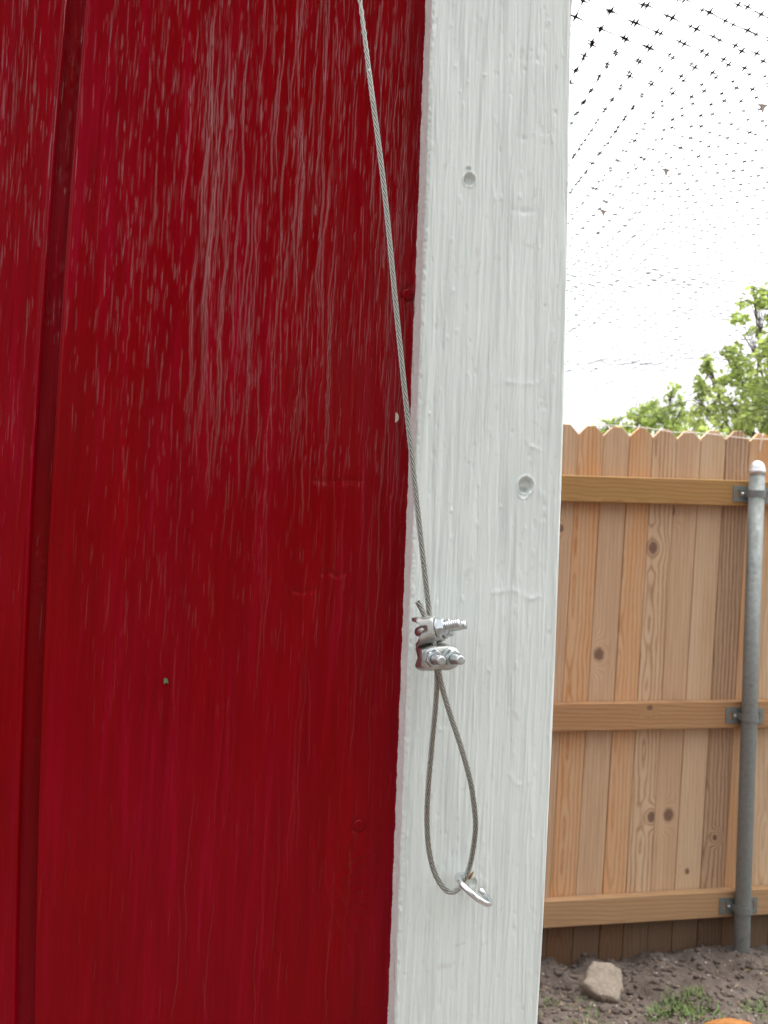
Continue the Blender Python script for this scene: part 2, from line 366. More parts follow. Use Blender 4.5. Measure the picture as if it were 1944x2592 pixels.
n = len(zz); V = np.concatenate([np.stack([xr-.018, np.full(n, -TRIM_T+.005), zz], -1), np.stack([xr, np.full(n, -TRIM_T+.005), zz], -1), np.stack([xr, np.full(n, .06), zz], -1)])
i = np.arange(n-1); F = np.concatenate([np.stack([i, i+n, i+n+1, i+1], -1), np.stack([i+n, i+2*n, i+2*n+1, i+n+1], -1)])
link('corner_post', mesh_np('corner_post', V, F), M_cpost, coop)

# white 1x4 trim: cross-section swept over a fine grid
u_side = np.linspace(0, 1, 14); u_front = np.linspace(0, 1, 256)[1:]
zs_t = np.unique(np.concatenate([np.arange(.03, z_bot, .02), np.arange(z_bot, z_top, .0009), np.arange(z_top, COOP_TOP, .02), [COOP_TOP]]))
U, Z = np.meshgrid(u_front, zs_t); XL = trim_l(Z); XR = trim_r(Z); X = XL+(XR-XL)*U
H = .00022*vnoise(U*18, Z*6, 41)+.00014*vnoise(U*50, Z*14, 42)+.00008*vnoise(U*120, Z*60, 43)+.0004*vnoise(U*5, Z*9, 44)
xs_t = np.arange(0, .089, .00035)  # streaks are laid on a straight board, then follow its edges
ux = U*.089
Hs = np.zeros((len(zs_t), len(u_front))); us = u_front*.089
for k in range(520):
    x = rng.uniform(0, .089); z = rng.uniform(z_bot, z_top); L = rng.uniform(.012, .11)
    streak(x, z, L, rng.uniform(.0004, .0009), rng.uniform(.00012, .00032)*rng.choice([1, 1, -1]), .0006, 0, Hs, us, zs_t, None)
for k in range(260):       # paint beads and pits
    x = rng.uniform(0, .089); z = rng.uniform(z_bot, z_top)
    streak(x, z, rng.uniform(.002, .006), rng.uniform(.0005, .0011), rng.uniform(.00014, .0004)*rng.choice([1, -1]), .0003, 0, Hs, us, zs_t, None)
H += Hs
def tp(px, py):
    p = at(px, py, -TRIM_T); l, r_ = float(trim_l(p.z)), float(trim_r(p.z)); return (p.x-l)/(r_-l)*.089, p.z
def gauss_line(pts, w, h):
    global H
    pts = catmull(np.array([(a, 0, b) for a, b in (tp(*q) for q in pts)]), .0012)
    d2 = np.full(H.shape, 1e9)
    lo, hi = pts[:, 2].min()-.006, pts[:, 2].max()+.006; a, b = np.searchsorted(zs_t, (lo, hi))
    for p in pts: d2[a:b] = np.minimum(d2[a:b], (ux[a:b]-p[0])**2+(Z[a:b]-p[2])**2)
    H += h*.7*np.exp(-d2/(w*w)/1.6)*(.55+.6*vnoise(ux*300, Z*160, 48))
gauss_line([(1292, 108), (1305, 140), (1335, 152), (1362, 140), (1374, 95), (1382, 40)], .0009, -.0006)
gauss_line([(1428, 110), (1418, 140), (1410, 165)], .0009, .0005)
gauss_line([(1420, 260), (1405, 320)], .0010, .0005)
gauss_line([(1305, 345), (1330, 352), (1350, 345)], .0012, -.0006)
gauss_line([(1300, 530), (1325, 535), (1355, 534)], .0013, -.0006)
gauss_line([(1400, 840), (1385, 900), (1370, 960)], .0010, .0005)
gauss_line([(1285, 965), (1320, 972), (1360, 968)], .0010, .0005)
gauss_line([(1345, 1130), (1370, 1140)], .0010, .0006)
gauss_line([(1250, 1500), (1300, 1495), (1340, 1515), (1365, 1510)], .0012, .0006)
gauss_line([(1290, 1960), (1310, 1985), (1345, 1975)], .0011, .0006)
for (px, py, rad, dep) in ((1188, 455, .0033, .0026), (1331, 1228, .0042, .0030), (1326, 1246, .0030, .0016), (1186, 428, .0014, .0008), (1033, 1193, .0009, .0008), (1197, 2234, .0022, .0010)):
    a, b = tp(px, py); d = np.hypot(ux-a, Z-b)/rad
    H += -dep*np.clip((1.12-d)/.22, 0, 1)+.0006*np.exp(-((d-1.22)/.14)**2)
edge = np.clip(1-ux/.0022, 0, 1); H -= .0009*edge**2; H += edge**.5*.0005*vnoise(ux*900, Z*700, 45)*(Z < z_top)*(Z > z_bot)
edge = np.clip(1-(.089-ux)/.0015, 0, 1); H -= .0007*edge**2
US, ZS = np.meshgrid(u_side, zs_t); fz = ((ZS < z_top) & (ZS > z_bot))
side_x = trim_l(ZS)-(.0004*np.abs(vnoise(US*30, ZS*800, 46))+.0003*vnoise(US*8, ZS*200, 47))*fz
side_y = .0005-(TRIM_T-.0004)*US
rs_x = trim_r(zs_t)[:, None]+np.zeros((1, 3)); rs_y = np.array([[-TRIM_T+.0012, -.01, .0005]])+0*rs_x
GX = np.concatenate([side_x, X, rs_x], 1); GY = np.concatenate([side_y, -TRIM_T-H, rs_y], 1); GZ = np.concatenate([ZS, Z, ZS[:, :3]], 1)
nz, nx = GX.shape; V = np.stack([GX, GY, GZ], -1).reshape(-1, 3)
i = (np.arange(nz-1)[:, None]*nx+np.arange(nx-1)[None]).ravel()
me = mesh_np('trim_board', V, np.stack([i, i+1, i+nx+1, i+nx], -1), True)
me.materials.append(M_white); me.materials.append(M_edge)
mi = np.zeros((nz-1, nx-1), dtype=np.int32); mi[:, :13] = 1; me.polygons.foreach_set('material_index', mi.ravel())
trim = link('trim_board', me, None, coop); trim['label'] = 'white painted corner trim board with two filled nail holes'
def disc_head(name, p, r, h, mat, parent, flat=.7):
    bm = bmesh.new(); prof = [(0, h), (r*flat, h*.95), (r*.93, h*.6), (r, -.001)]; rings = []
    for (q, y) in prof[1:]: rings.append([bm.verts.new((q*math.cos(a), -y, q*math.sin(a))) for a in [j*math.tau/20 for j in range(20)]])
    c = bm.verts.new((0, -prof[0][1]*.8, 0))
    for j in range(20):
        bm.faces.new((c, rings[0][j], rings[0][(j+1) % 20]))
        for A, B in zip(rings, rings[1:]): bm.faces.new((A[j], B[j], B[(j+1) % 20], A[(j+1) % 20]))
    o = link(name, bm_mesh(name, bm, True), mat, parent, loc=p); return o
disc_head('screw_head', at(1033, 746, 0), .0036, .0011, M_red, coop)
disc_head('screw_head', at(909, 2090, 0), .0036, .0005, M_red, coop)

# ------------------------------------------------------------------ wire rope
YB = -TRIM_T
def cpt(px, py, off): p = at(px, py, YB-off); return (p.x, p.y, p.z)
up = np.array(cpt(911, 0, .014)); up2 = np.array(cpt(935, 190, .0145)); ext = up+(up-up2)/np.linalg.norm(up-up2)*.62
path = [tuple(ext), tuple(up), tuple(up2), cpt(973, 485, .0155), cpt(1006, 815, .017), cpt(1048, 1210, .0185), cpt(1086, 1547, .020), cpt(1094, 1600, .020), cpt(1103, 1660, .020), cpt(1106, 1710, .020),
        cpt(1103, 1780, .019), cpt(1092, 1900, .017), cpt(1083, 2010, .016), cpt(1081, 2090, .015), cpt(1088, 2165, .015), cpt(1106, 2222, .0145), cpt(1133, 2256, .014), cpt(1158, 2252, .013), cpt(1176, 2226, .012),
        cpt(1192, 2180, .012), cpt(1202, 2115, .013), cpt(1203, 2070, .014), cpt(1192, 1985, .0155), cpt(1168, 1895, .017), cpt(1140, 1810, .0185), cpt(1119, 1740, .021), cpt(1109, 1690, .0235), cpt(1101, 1650, .0235),
        cpt(1091, 1600, .0235), cpt(1078, 1566, .0235), cpt(1066, 1540, .0237), cpt(1057, 1523, .024)]
P = catmull(path, .0009); seg = np.linalg.norm(np.diff(P, axis=0), axis=1); arc = np.concatenate([[0], np.cumsum(seg)])
T, N, B = frames(P); Vs, Fs, nv = [], [], 0
for k in range(6):
    a = -arc*2*math.pi/.021+k*math.pi/3
    Q = P+.00108*(np.cos(a)[:, None]*N+np.sin(a)[:, None]*B); v, f = tube_np(Q, .00047, 8); Vs.append(v); Fs.append(f+nv); nv += len(v)
v, f = tube_np(P, .00052, 6); Vs.append(v); Fs.append(f+nv)
link('wire_rope', mesh_np('wire_rope', np.vstack(Vs), np.vstack(Fs), True), M_cable, label='twisted steel wire rope looped through the eye on the white trim', cat='cable')

# ------------------------------------------------------------------ rope clips
def thread_np(x0, x1, r, pitch=.0008):
    n = int((x1-x0)/(pitch/4)); xx = np.linspace(x0, x1, n); a = np.arange(14)*math.tau/14
    Rr = r-.00045*(.5+.5*np.cos((xx[:, None]/pitch)*math.tau-a[None]))
    V = np.stack([np.repeat(xx[:, None], 14, 1), Rr*np.cos(a), Rr*np.sin(a)], -1).reshape(-1, 3)
    i = np.arange(n-1)[:, None]*14; j = np.arange(14)[None]; j2 = (j+1) % 14
    return V, np.stack([i+j, i+j2, i+14+j2, i+14+j], -1).reshape(-1, 4).tolist(), n
def clip_parts(root):
    LEG = .0054; r = .00255; xb = -.0016     # bend centre
    # U-bolt: bend + shanks + threaded ends, one mesh
    a = np.linspace(math.pi/2, 3*math.pi/2, 25)
    bend = np.stack([xb+LEG*np.cos(a), LEG*np.sin(a), 0*a], -1)
    Pth = np.vstack([[(.0075, LEG, 0)], bend, [(.0075, -LEG, 0)]]); V, F = tube_np(Pth, r, 14); V = V.tolist(); F = F.tolist()
    for sg in (1, -1):
        tv, tf, n = thread_np(.0072, .0170, r, .0011); b = len(V)
        V += [(x, y+sg*LEG, z) for x, y, z in tv]; F += [[q+b for q in f] for f in tf]
        e = b+(n-1)*14; c = len(V)
        V += [(.0175, sg*LEG+.0017*math.cos(q*math.tau/14), .0017*math.sin(q*math.tau/14)) for q in range(14)]
        for q in range(14): F.append([e+q, e+(q+1) % 14, c+(q+1) % 14, c+q])
        F.append([c+q for q in range(14)])
    me = bpy.data.meshes.new('u_bolt'); me.from_pydata(V, [], F); me.update()
    for p in me.polygons: p.use_smooth = len(p.vertices) == 4
    link('u_bolt', me, M_zinc, root)
    # saddle: C-shaped casting, lips toward the bend, seats under the nuts
    prof = [(.0050, -.0055), (.0050, .0055), (.0035, .0070), (.0005, .0070), (-.0035, .0074), (-.0085, .0084), (-.0098, .0070), (-.0084, .0054), (-.0035, .0046), (-.0008, .0036), (.0002, 0),
            (-.0008, -.0036), (-.0035, -.0046), (-.0084, -.0054), (-.0098, -.0070), (-.0085, -.0084), (-.0035, -.0074), (.0005, -.0070), (.0035, -.0070)]
    ysec = np.array([-.0108, -.0100, -.0078, -.0045, -.0015, .0015, .0045, .0078, .0100, .0108]); V = []; F = []; k = len(prof)
    for y in ysec:
        t = abs(y)/.0108; waist = 1-.18*math.exp(-(y/.0022)**2)-.45*max(0, t-.5)**1.3*2.0
        lip = 1-.55*max(0, t-.45)/.55
        for (x, z) in prof:
            V.append((x*(lip if x < 0 else 1-.10*math.exp(-(y/.002)**2)-.25*max(0, t-.9)*8*.5), y, z*max(.35, waist)))
    for a in range(len(ysec)-1):
        for b in range(k): F.append([a*k+b, a*k+(b+1) % k, (a+1)*k+(b+1) % k, (a+1)*k+b])
    F.append(list(range(k))[::-1]); F.append([(len(ysec)-1)*k+b for b in range(k)])
    me = bpy.data.meshes.new('saddle'); me.from_pydata(V, [], F); me.update()
    bm = bmesh.new(); bm.from_mesh(me); bmesh.ops.recalc_face_normals(bm, faces=bm.faces[:]); bm.to_mesh(me); bm.free()
    for p in me.polygons: p.use_smooth = True
    o = link('saddle', me, M_cast, root); md = o.modifiers.new('s', 'SUBSURF'); md.levels = 1; md.render_levels = 2
    for sg in (1, -1):     # flanged hex nuts, bored through
        bm = bmesh.new(); rot = .3*sg
        hexp = lambda x, R_: [bm.verts.new((x, R_*math.cos(q*math.tau/24+rot)*(1/ max(math.cos(((q*15+30) % 60-30)*math.pi/180), .86) if True else 1)*.90, R_*math.sin(q*math.tau/24+rot)*(1/max(math.cos(((q*15+30) % 60-30)*math.pi/180), .86))*.90)) for q in range(24)]
        circ = lambda x, R_: [bm.verts.new((x, R_*math.cos(q*math.tau/24+rot), R_*math.sin(q*math.tau/24+rot))) for q in range(24)]
        rings = [circ(.0050, .0025), circ(.0050, .0054), circ(.0056, .0054), hexp(.0060, .0046), hexp(.0088, .0046), circ(.0092, .0040), circ(.0092, .0030), circ(.0086, .0024)]
        for A, B_ in zip(rings, rings[1:]):
            for q in range(24): bm.faces.new((A[q], A[(q+1) % 24], B_[(q+1) % 24], B_[q]))
        me = bm_mesh('nut', bm); link('nut', me, M_zinc, root, loc=(0, sg*LEG, 0))
def clip(px, py, off, ax, ang_in, label, zlean):
    root = link('rope_clip', None, label=label, cat='clip', group='wire rope clips on the cable')
    z = Vector((zlean[0], zlean[1], 1)).normalized()
    x = Vector(ax); x = (x-z*x.dot(z)).normalized(); y = z.cross(x)
    m = Matrix(((x.x, y.x, z.x), (x.y, y.y, z.y), (x.z, y.z, z.z))).to_4x4(); p = Vector(cpt(px, py, off)); m.translation = p
    root.matrix_world = m@Matrix.Scale(1.06, 4); clip_parts(root); return root
clip(1094, 1594, .0218, (.84, -.52, .19), 0, 'upper rope clip with both threaded ends pointing out to the side', (-.16, .24))
clip(1106, 1664, .0218, (.20, -.98, -.03), 0, 'lower rope clip with both threaded ends facing outward', (-.02, .04))

# ------------------------------------------------------------------ open screw eye
c = Vector(cpt(1199, 2252, .0150)); u = Vector((.835, 0, -.55)).normalized(); n = Vector((0, .985, .15)); R_ = .0108
pts = [c+n*(.0150+.006)+u*(-.0022), c+n*.0150+u*(-.0022), c+n*(R_+.0012)+u*(-.0024)]
for q in np.linspace(math.radians(22), math.radians(318), 40): pts.append(c+n*(R_*math.cos(q))-u*(R_*math.sin(q)*1.02))
link('screw_eye', tube_mesh('screw_eye', catmull([tuple(p) for p in pts], .0006), .0018, 14), M_hook, label='open steel screw eye holding the cable loop on the white trim', cat='hook')
sp0 = Vector(cpt(1187, 2222, .0005)); sp1 = Vector(cpt(1199, 2206, .006))
link('wood_splinter', tube_mesh('wood_splinter', [sp0, sp0*.5+sp1*.5, sp1], [.0011, .0009, .0001], 6), mat_plain('splinter', (.28, .13, .05), (.4, .22, .1), .8), trim)
# specks stuck to the paint
bm = bmesh.new(); p = at(1000, 1057, 0)
bm_prism(bm, [Vector((.0022*math.sin(q)*.9, -.0012, .0030*math.cos(q))) for q in np.linspace(0, math.pi, 9)], (0, .0006, 0))
link('paint_chip', bm_mesh('paint_chip', bm), mat_plain('chip', (.5, .42, .35), (.6, .52, .45)), label='tiny pale half-round flake stuck on red siding beside the cable', cat='flake', loc=p+Vector((0, 0, 0)))
bm = bmesh.new(); bm_prism(bm, [Vector((x*.001, -.0014, z*.001)) for x, z in ((-1.2, 1.6), (.2, 1.9), (1.1, .6), (1.4, -1.2), (.3, -.6), (-.9, -1.5), (-1.3, 0))], (0, .0008, 0))
link('leaf_scrap', bm_mesh('leaf_scrap', bm), mat_plain('greenbit', (.05, .10, .03), (.14, .18, .08)), label='tiny green leaf scrap stuck low on red siding', cat='leaf', loc=at(420, 1724, 0))

# ------------------------------------------------------------------ fence
fence = link('wooden_fence', None, label='tan dog-eared picket fence with three rails on a steel post', cat='fence', loc=(0, FENCE_Y, 0))
tb = [1465, 1529.6, 1596, 1653.7, 1715, 1776, 1839, 1898]; bb = [1385.5, 1451, 1514.7, 1578.4, 1640, 1700, 1764, 1826]
tops = [1077.5, 1080, 1082, 1086, 1090.5, 1089, 1090.5]
top_x = [at(a, 1116, FENCE_Y).x for a in tb]; bot_x = [at(a, 2386, FENCE_Y).x for a in bb]
zt_ref, zb_ref = at(1650, 1116, FENCE_Y).z, at(1600, 2386, FENCE_Y).z
zt_line = np.polyfit([at((tb[k]+tb[k+1])/2, tops[k], FENCE_Y).x for k in range(7)], [at((tb[k]+tb[k+1])/2, tops[k], FENCE_Y).z for k in range(7)], 1)
pw = (top_x[-1]-top_x[0])/7; lean = np.polyfit(top_x, np.array(bot_x)-np.array(top_x), 1)
cols = {'tan': ((0.556, 0.377, 0.238), (0.308, 0.166, 0.079), (0.627, 0.448, 0.289)), 'pale': ((0.627, 0.460, 0.305), (0.319, 0.178, 0.092), (0.592, 0.403, 0.245)), 'orange': ((0.615, 0.403, 0.238), (0.426, 0.192, 0.066), (0.639, 0.359, 0.173)),
        'brown': ((0.484, 0.333, 0.212), (0.202, 0.097, 0.048), (0.545, 0.371, 0.245))}
# per picket in view: colour, ring centre, waver, knots given as photo pixels, ring strength
pick = {-1: ('tan', .06, .02, [(1443, 1338, 10)], .45), 0: ('orange', .045, .026, [], .95), 1: ('tan', .12, .01, [(1533, 1657, 17)], .3), 2: ('orange', .03, .02, [], .7),
        3: ('pale', .05, .028, [(1675, 1388, 17), (1657, 2068, 15)], 1.0), 4: ('tan', .11, .008, [(1723, 1294, 14), (1701, 2064, 17)], .3), 5: ('pale', -.03, .01, [(1745, 2206, 8)], .3), 6: ('brown', .008, .03, [(1816, 2120, 8)], 1.15), 7: ('orange', .06, .02, [], .4)}
for k in range(-36, 34):
    if 0 <= k < 7: xt0, xt1 = top_x[k], top_x[k+1]
    elif k < 0: xt0, xt1 = top_x[0]+k*pw, top_x[0]+(k+1)*pw
    else: xt0, xt1 = top_x[-1]+(k-7)*pw, top_x[-1]+(k-6)*pw
    gap = .0009; sh = np.clip(np.polyval(lean, (xt0+xt1)/2), -.08, .02)/(zt_ref-zb_ref)   # lean per metre going down
    zt = float(np.polyval(zt_line, (xt0+xt1)/2))+(at(1600, tops[k], FENCE_Y).z-at(1600, 1084, FENCE_Y).z)*0 if 0 <= k < 7 else float(np.polyval(zt_line, np.clip((xt0+xt1)/2, -3, 5)))+random.uniform(-.006, .006)
    if 0 <= k < 7: zt = at((tb[k]+tb[k+1])/2, tops[k], FENCE_Y).z
    zb = float(gz((xt0+xt1)/2, 0))-.05
    w = xt1-xt0-2*gap; h = zt-zb; ear = .030
    key = pick.get(k)
    if key is None: key = (random.choice(list(cols)), random.uniform(-.02, .11), random.uniform(.008, .03), [], random.uniform(.3, .7))
    origin = Vector((xt0+gap+sh*(zt_ref-zb), FENCE_Y, zb)); slant = -sh
    kn = []
    for (kx, ky, kr) in key[3]:
        q = at(kx, ky, FENCE_Y); kz = q.z-zb; kn.append((q.x-origin.x-slant*kz, kz, kr/F_SRC*d_fence*1.03))
    if -2 <= k <= 8: mt = mat_wood('picket_wood', *cols[key[0]], seed=k*1.7+.3, x0=key[1], amp=key[2], knots=kn, ring=key[4], foot_z=.215)
    else:
        mt = bpy.data.materials.get('far_picket_'+key[0]) or mat_wood('far_picket_'+key[0], *cols[key[0]], seed=3.3, x0=.04, amp=.02, ring=.5, foot_z=.215)
    bm = bmesh.new(); ring_ = [(0, 0), (w, 0), (w, h-ear), (w-ear, h), (ear, h), (0, h-ear)]
    bm_prism(bm, [Vector((x+slant*z, 0, z)) for x, z in ring_], (0, .016, 0))
    o = link('picket', bm_mesh('picket', bm, bevel=.0012), mt, fence); o.location = (origin.x, random.uniform(0, .004), zb)
# rails: from the photograph's edges, on the rail's front plane
RY = FENCE_Y-.038
post_x = at(1895, 1700, RY-.031).x
rails = [((1424, 1202, 1905, 1217), (1424, 1269, 1905, 1281), ((.40, .235, .085), (.25, .125, .035), (.44, .25, .10)), .5, []),
         ((1401, 1782, 1885, 1775), (1401, 1854, 1885, 1841), ((.42, .235, .115), (.24, .11, .04), (.44, .27, .14)), .55, [(1645, 1791, 9)]),
         ((1378, 2282, 1853, 2255), (1378, 2348, 1853, 2323), ((.42, .26, .135), (.27, .15, .07), (.45, .28, .15)), .35, [])]
for a, b, cs, rs, kn_ in rails:
    t0, t1 = at(a[0], a[1], RY), at(a[2], a[3], RY); b0, b1 = at(b[0], b[1], RY), at(b[2], b[3], RY)
    sl_ = (t1.z-t0.z)/(t1.x-t0.x); hh = ((t0.z-b0.z)+(t1.z-b1.z))/2
    for sgn in (0, 1, 2):
        xa, xb = ((post_x-2.42, post_x-.0008), (post_x+.0008, post_x+2.4), (post_x-4.8, post_x-2.4216))[sgn]
        za = t0.z+sl_*(xa-t0.x); L = xb-xa
        kn = [(at(q[0], q[1], RY).z-za-sl_*(at(q[0], q[1], RY).x-xa)*0, at(q[0], q[1], RY).x-xa, q[2]/F_SRC*d_fence) for q in kn_] if sgn == 0 else []
        mt = mat_wood('rail_wood', *cs, seed=random.uniform(1, 40), x0=random.uniform(-.12, .02), amp=.03, knots=kn, ring=rs, horiz=True, lam=.014)
        bm = bmesh.new(); bm_prism(bm, [Vector((0, 0, -hh)), Vector((L, 0, -hh+sl_*L)), Vector((L, 0, sl_*L)), Vector((0, 0, 0))], (0, .0378, 0))
        o = link('rail', bm_mesh('rail', bm, bevel=.003, seg=2), mt, fence); o.location = (xa, -.038, za)
# steel posts with dome caps and clamp brackets
def post(dx, detail):
    PR = .0262; PY = RY-.0045-PR
    pt, pb = at(1917, 1190, PY), at(1876, 2425, PY)
    pt = pt+Vector((dx, 0, GS*dx)); pb = pb+Vector((dx, 0, GS*dx)); ax = (pt-pb).normalized(); base = pb-ax*.15
    off = lambda p: (p.x, p.y-FENCE_Y, p.z)
    o = link('post', tube_mesh('post', [off(base), off(pb), off(pb*.5+pt*.5), off(pt)], PR, 28), M_galv, fence)
    prof = [(0, .031), (.010, .0295), (.018, .0245), (.0235, .016), (.026, .007), (.0275, 0), (.0282, -.001), (.0282, -.016), (.0262, -.0165)]
    V = []; F = []
    for (r, h) in prof: V += [(r*math.cos(q*math.tau/28), r*math.sin(q*math.tau/28), h) for q in range(28)]
    for a in range(len(prof)-1):
        for q in range(28): F.append([a*28+q, (a+1)*28+q, (a+1)*28+(q+1) % 28, a*28+(q+1) % 28])
    me = bpy.data.meshes.new('post_cap'); me.from_pydata(V, [], F); me.update()
    for p in me.polygons: p.use_smooth = True
    link('post_cap', me, M_cap, o, loc=off(pt))
    for a, b, *_ in rails:
        t0, t1 = at(a[0], a[1], RY), at(a[2], a[3], RY); b0 = at(b[2], b[3], RY)
        xx = pt.x+(pb.x-pt.x)*.5; zc_ = (t1.z+b0.z)/2+(dx)*(t1.z-t0.z)/(t1.x-t0.x)-.004
        tt = (zc_-pb.z)/(pt.z-pb.z); xx = pb.x+(pt.x-pb.x)*tt
        loc = (xx, RY-.0002-FENCE_Y, zc_)
        # back plate with a slotted hole each side of the post
        bm = bmesh.new()
        for (x0, x1, z0, z1) in ((-.070, -.056, -.027, .027), (-.046, .046, -.027, .027), (-.056, -.046, .012, .027), (-.056, -.046, -.027, -.012), (.046, .056, .012, .027), (.046, .056, -.027, -.012), (.056, .070, -.027, .027)):
            bm_box(bm, (x0, -.0032, z0), (x1, 0, z1))
        bmesh.ops.remove_doubles(bm, verts=bm.verts[:], dist=1e-6)
        br = link('bracket', bm_mesh('bracket', bm), M_galv, fence, loc=loc)
        V = []; F = []; xs_ = [(-.046, -.0035), (-.030, -.0035)]+[(-(PR+.0018)*math.cos(q), -.0045-PR-(PR+.0018)*math.sin(q)) for q in np.linspace(.05, math.pi-.05, 19)]+[(.030, -.0035), (.046, -.0035)]
        for (x, y) in xs_:
            L_ = math.hypot(x, y+.0045+PR) or 1; nxx, nyy = (x/L_, (y+.0045+PR)/L_) if abs(x) < .0299 else (0, -1)
            for (k_, z) in ((0, -.0125), (0, .0125), (1, .0125), (1, -.0125)): V.append((x+nxx*.0028*k_, y+nyy*.0028*k_, z))
        for a_ in range(len(xs_)-1):
            for q in range(4): F.append([a_*4+q, a_*4+(q+1) % 4, a_*4+4+(q+1) % 4, a_*4+4+q])
        F += [[3, 2, 1, 0], [len(V)-4, len(V)-3, len(V)-2, len(V)-1]]
        me = bpy.data.meshes.new('clamp_band'); me.from_pydata(V, [], F); me.update(); link('clamp_band', me, M_galv, br)
        for sx in (-.037, .037):
            bm = bmesh.new(); bmesh.ops.create_uvsphere(bm, u_segments=12, v_segments=8, radius=.0062)
            for v in bm.verts: v.co.y = v.co.y*.8
            link('bolt', bm_mesh('bolt', bm, True), M_zinc, br, loc=(sx, -.0075, -.001))
post(0, True); post(-2.42, False)

# ------------------------------------------------------------------ stone, pebbles, grass
p = on_ground(1522, 2512)
bm = bmesh.new(); top = [(-.070, -.020), (-.030, .062), (.040, .066), (.066, .040), (.062, -.020), (.040, -.064), (-.020, -.056)]
bm_prism(bm, [Vector((x, y, .034)) for x, y in top], (.006, 0, -.072))
bmesh.ops.bevel(bm, geom=bm.edges[:], offset=.017, segments=3, affect='EDGES', profile=.6)
bmesh.ops.triangulate(bm, faces=bm.faces[:]); bmesh.ops.subdivide_edges(bm, edges=bm.edges[:], cuts=3, use_grid_fill=True)
for v in bm.verts:
    q = v.co; k = float(vnoise(np.array(q.x*45+q.z*30), np.array(q.y*45-q.z*20), 61))*.0035+float(vnoise(np.array(q.x*140+q.z*90), np.array(q.y*140+q.z*60), 62))*.0016
    v.co = q*(1+k/.06)
me = bm_mesh('stone', bm, True)
s = NT('rough_stone'); o_ = s.coord(); a_, b_ = s.noise(o_, 30, 5, .65), s.noise(o_, 220, 4, .7)
s.set(color=s.mix(s.map(b_, .4, .7, 0, .7), s.mix(s.map(a_, .35, .65), (.29, .245, .195), (.38, .325, .265)), (.17, .14, .11)), rough=.9, spec=.2); s.bump(s.math('ADD', a_, b_), .9, .006)
st = link('stone', me, s.m, label='pinkish tan angular stone lying on bare soil by the fence', cat='stone')
gq = on_ground(1520, 2500); st.location = (gq.x, gq.y, float(ground_z(gq.x, gq.y))+.034); st.rotation_euler = (.62, .10, -.10)
def in_view_ground():
    while True:
        q = on_ground(random.uniform(1330, 2100), random.uniform(2400, 2640))
        return q
PV, PF = [], []
ico = [(0, 0, -1), (.72, -.53, -.45), (-.28, -.85, -.45), (-.89, 0, -.45), (-.28, .85, -.45), (.72, .53, -.45), (.28, -.85, .45), (-.72, -.53, .45), (-.72, .53, .45), (.28, .85, .45), (.89, 0, .45), (0, 0, 1)]
icf = [(0,1,2),(1,0,5),(0,2,3),(0,3,4),(0,4,5),(1,5,10),(2,1,6),(3,2,7),(4,3,8),(5,4,9),(1,10,6),(2,6,7),(3,7,8),(4,8,9),(5,9,10),(6,10,11),(7,6,11),(8,7,11),(9,8,11),(10,9,11)]
def scatter(name, count, rmin, rmax, mat, label, region=None):
    V, F = [], []
    for k in range(count):
        q = in_view_ground() if region is None else region()
        r = random.uniform(rmin, rmax)**1; b = len(V); sc = [r*random.uniform(.6, 1.2) for _ in range(3)]; z = float(ground_z(q.x, q.y))
        V += [(q.x+x*sc[0]*random.uniform(.85, 1.15), q.y+y*sc[1]*random.uniform(.85, 1.15), z+zz_*sc[2]*.6+sc[2]*.1) for x, y, zz_ in ico]; F += [(a+b, c+b, d+b) for a, c, d in icf]
    return link(name, mesh_np(name, V, F), mat, label=label, cat='soil', kind='stuff')
M_soil = bpy.data.materials['bare_soil']
scatter('soil_clods', 1100, .003, .014, M_soil, 'loose brown soil clods scattered along the fence foot')
M_peb = mat_plain('pale_gravel', (.42, .36, .33), (.70, .66, .62), .85, 40)
o = scatter('gravel', 170, .0016, .0045, M_peb, 'tiny pale gravel bits scattered over the bare soil'); o['category'] = 'gravel'
V, F = [], []
for k in range(150):
    q = in_view_ground(); a = random.uniform(0, math.tau); L = random.uniform(.006, .030); z = float(ground_z(q.x, q.y))+.004; d = Vector((math.cos(a)*L, math.sin(a)*L, random.uniform(-.002, .006)))
    v, f = tube_np(np.array([(q.x, q.y, z), (q.x+d.x*.5, q.y+d.y*.5, z+.003), (q.x+d.x, q.y+d.y, z+d.z)]), random.uniform(.0007, .0016), 4); b = len(V); V += v.tolist(); F += (f+b).tolist()
link('straw_bits', mesh_np('straw_bits', V, F), mat_plain('dry_straw', (.22, .15, .08), (.42, .32, .18), .8, 25), label='dry straw and twig bits strewn over the bare soil', cat='straw', kind='stuff')
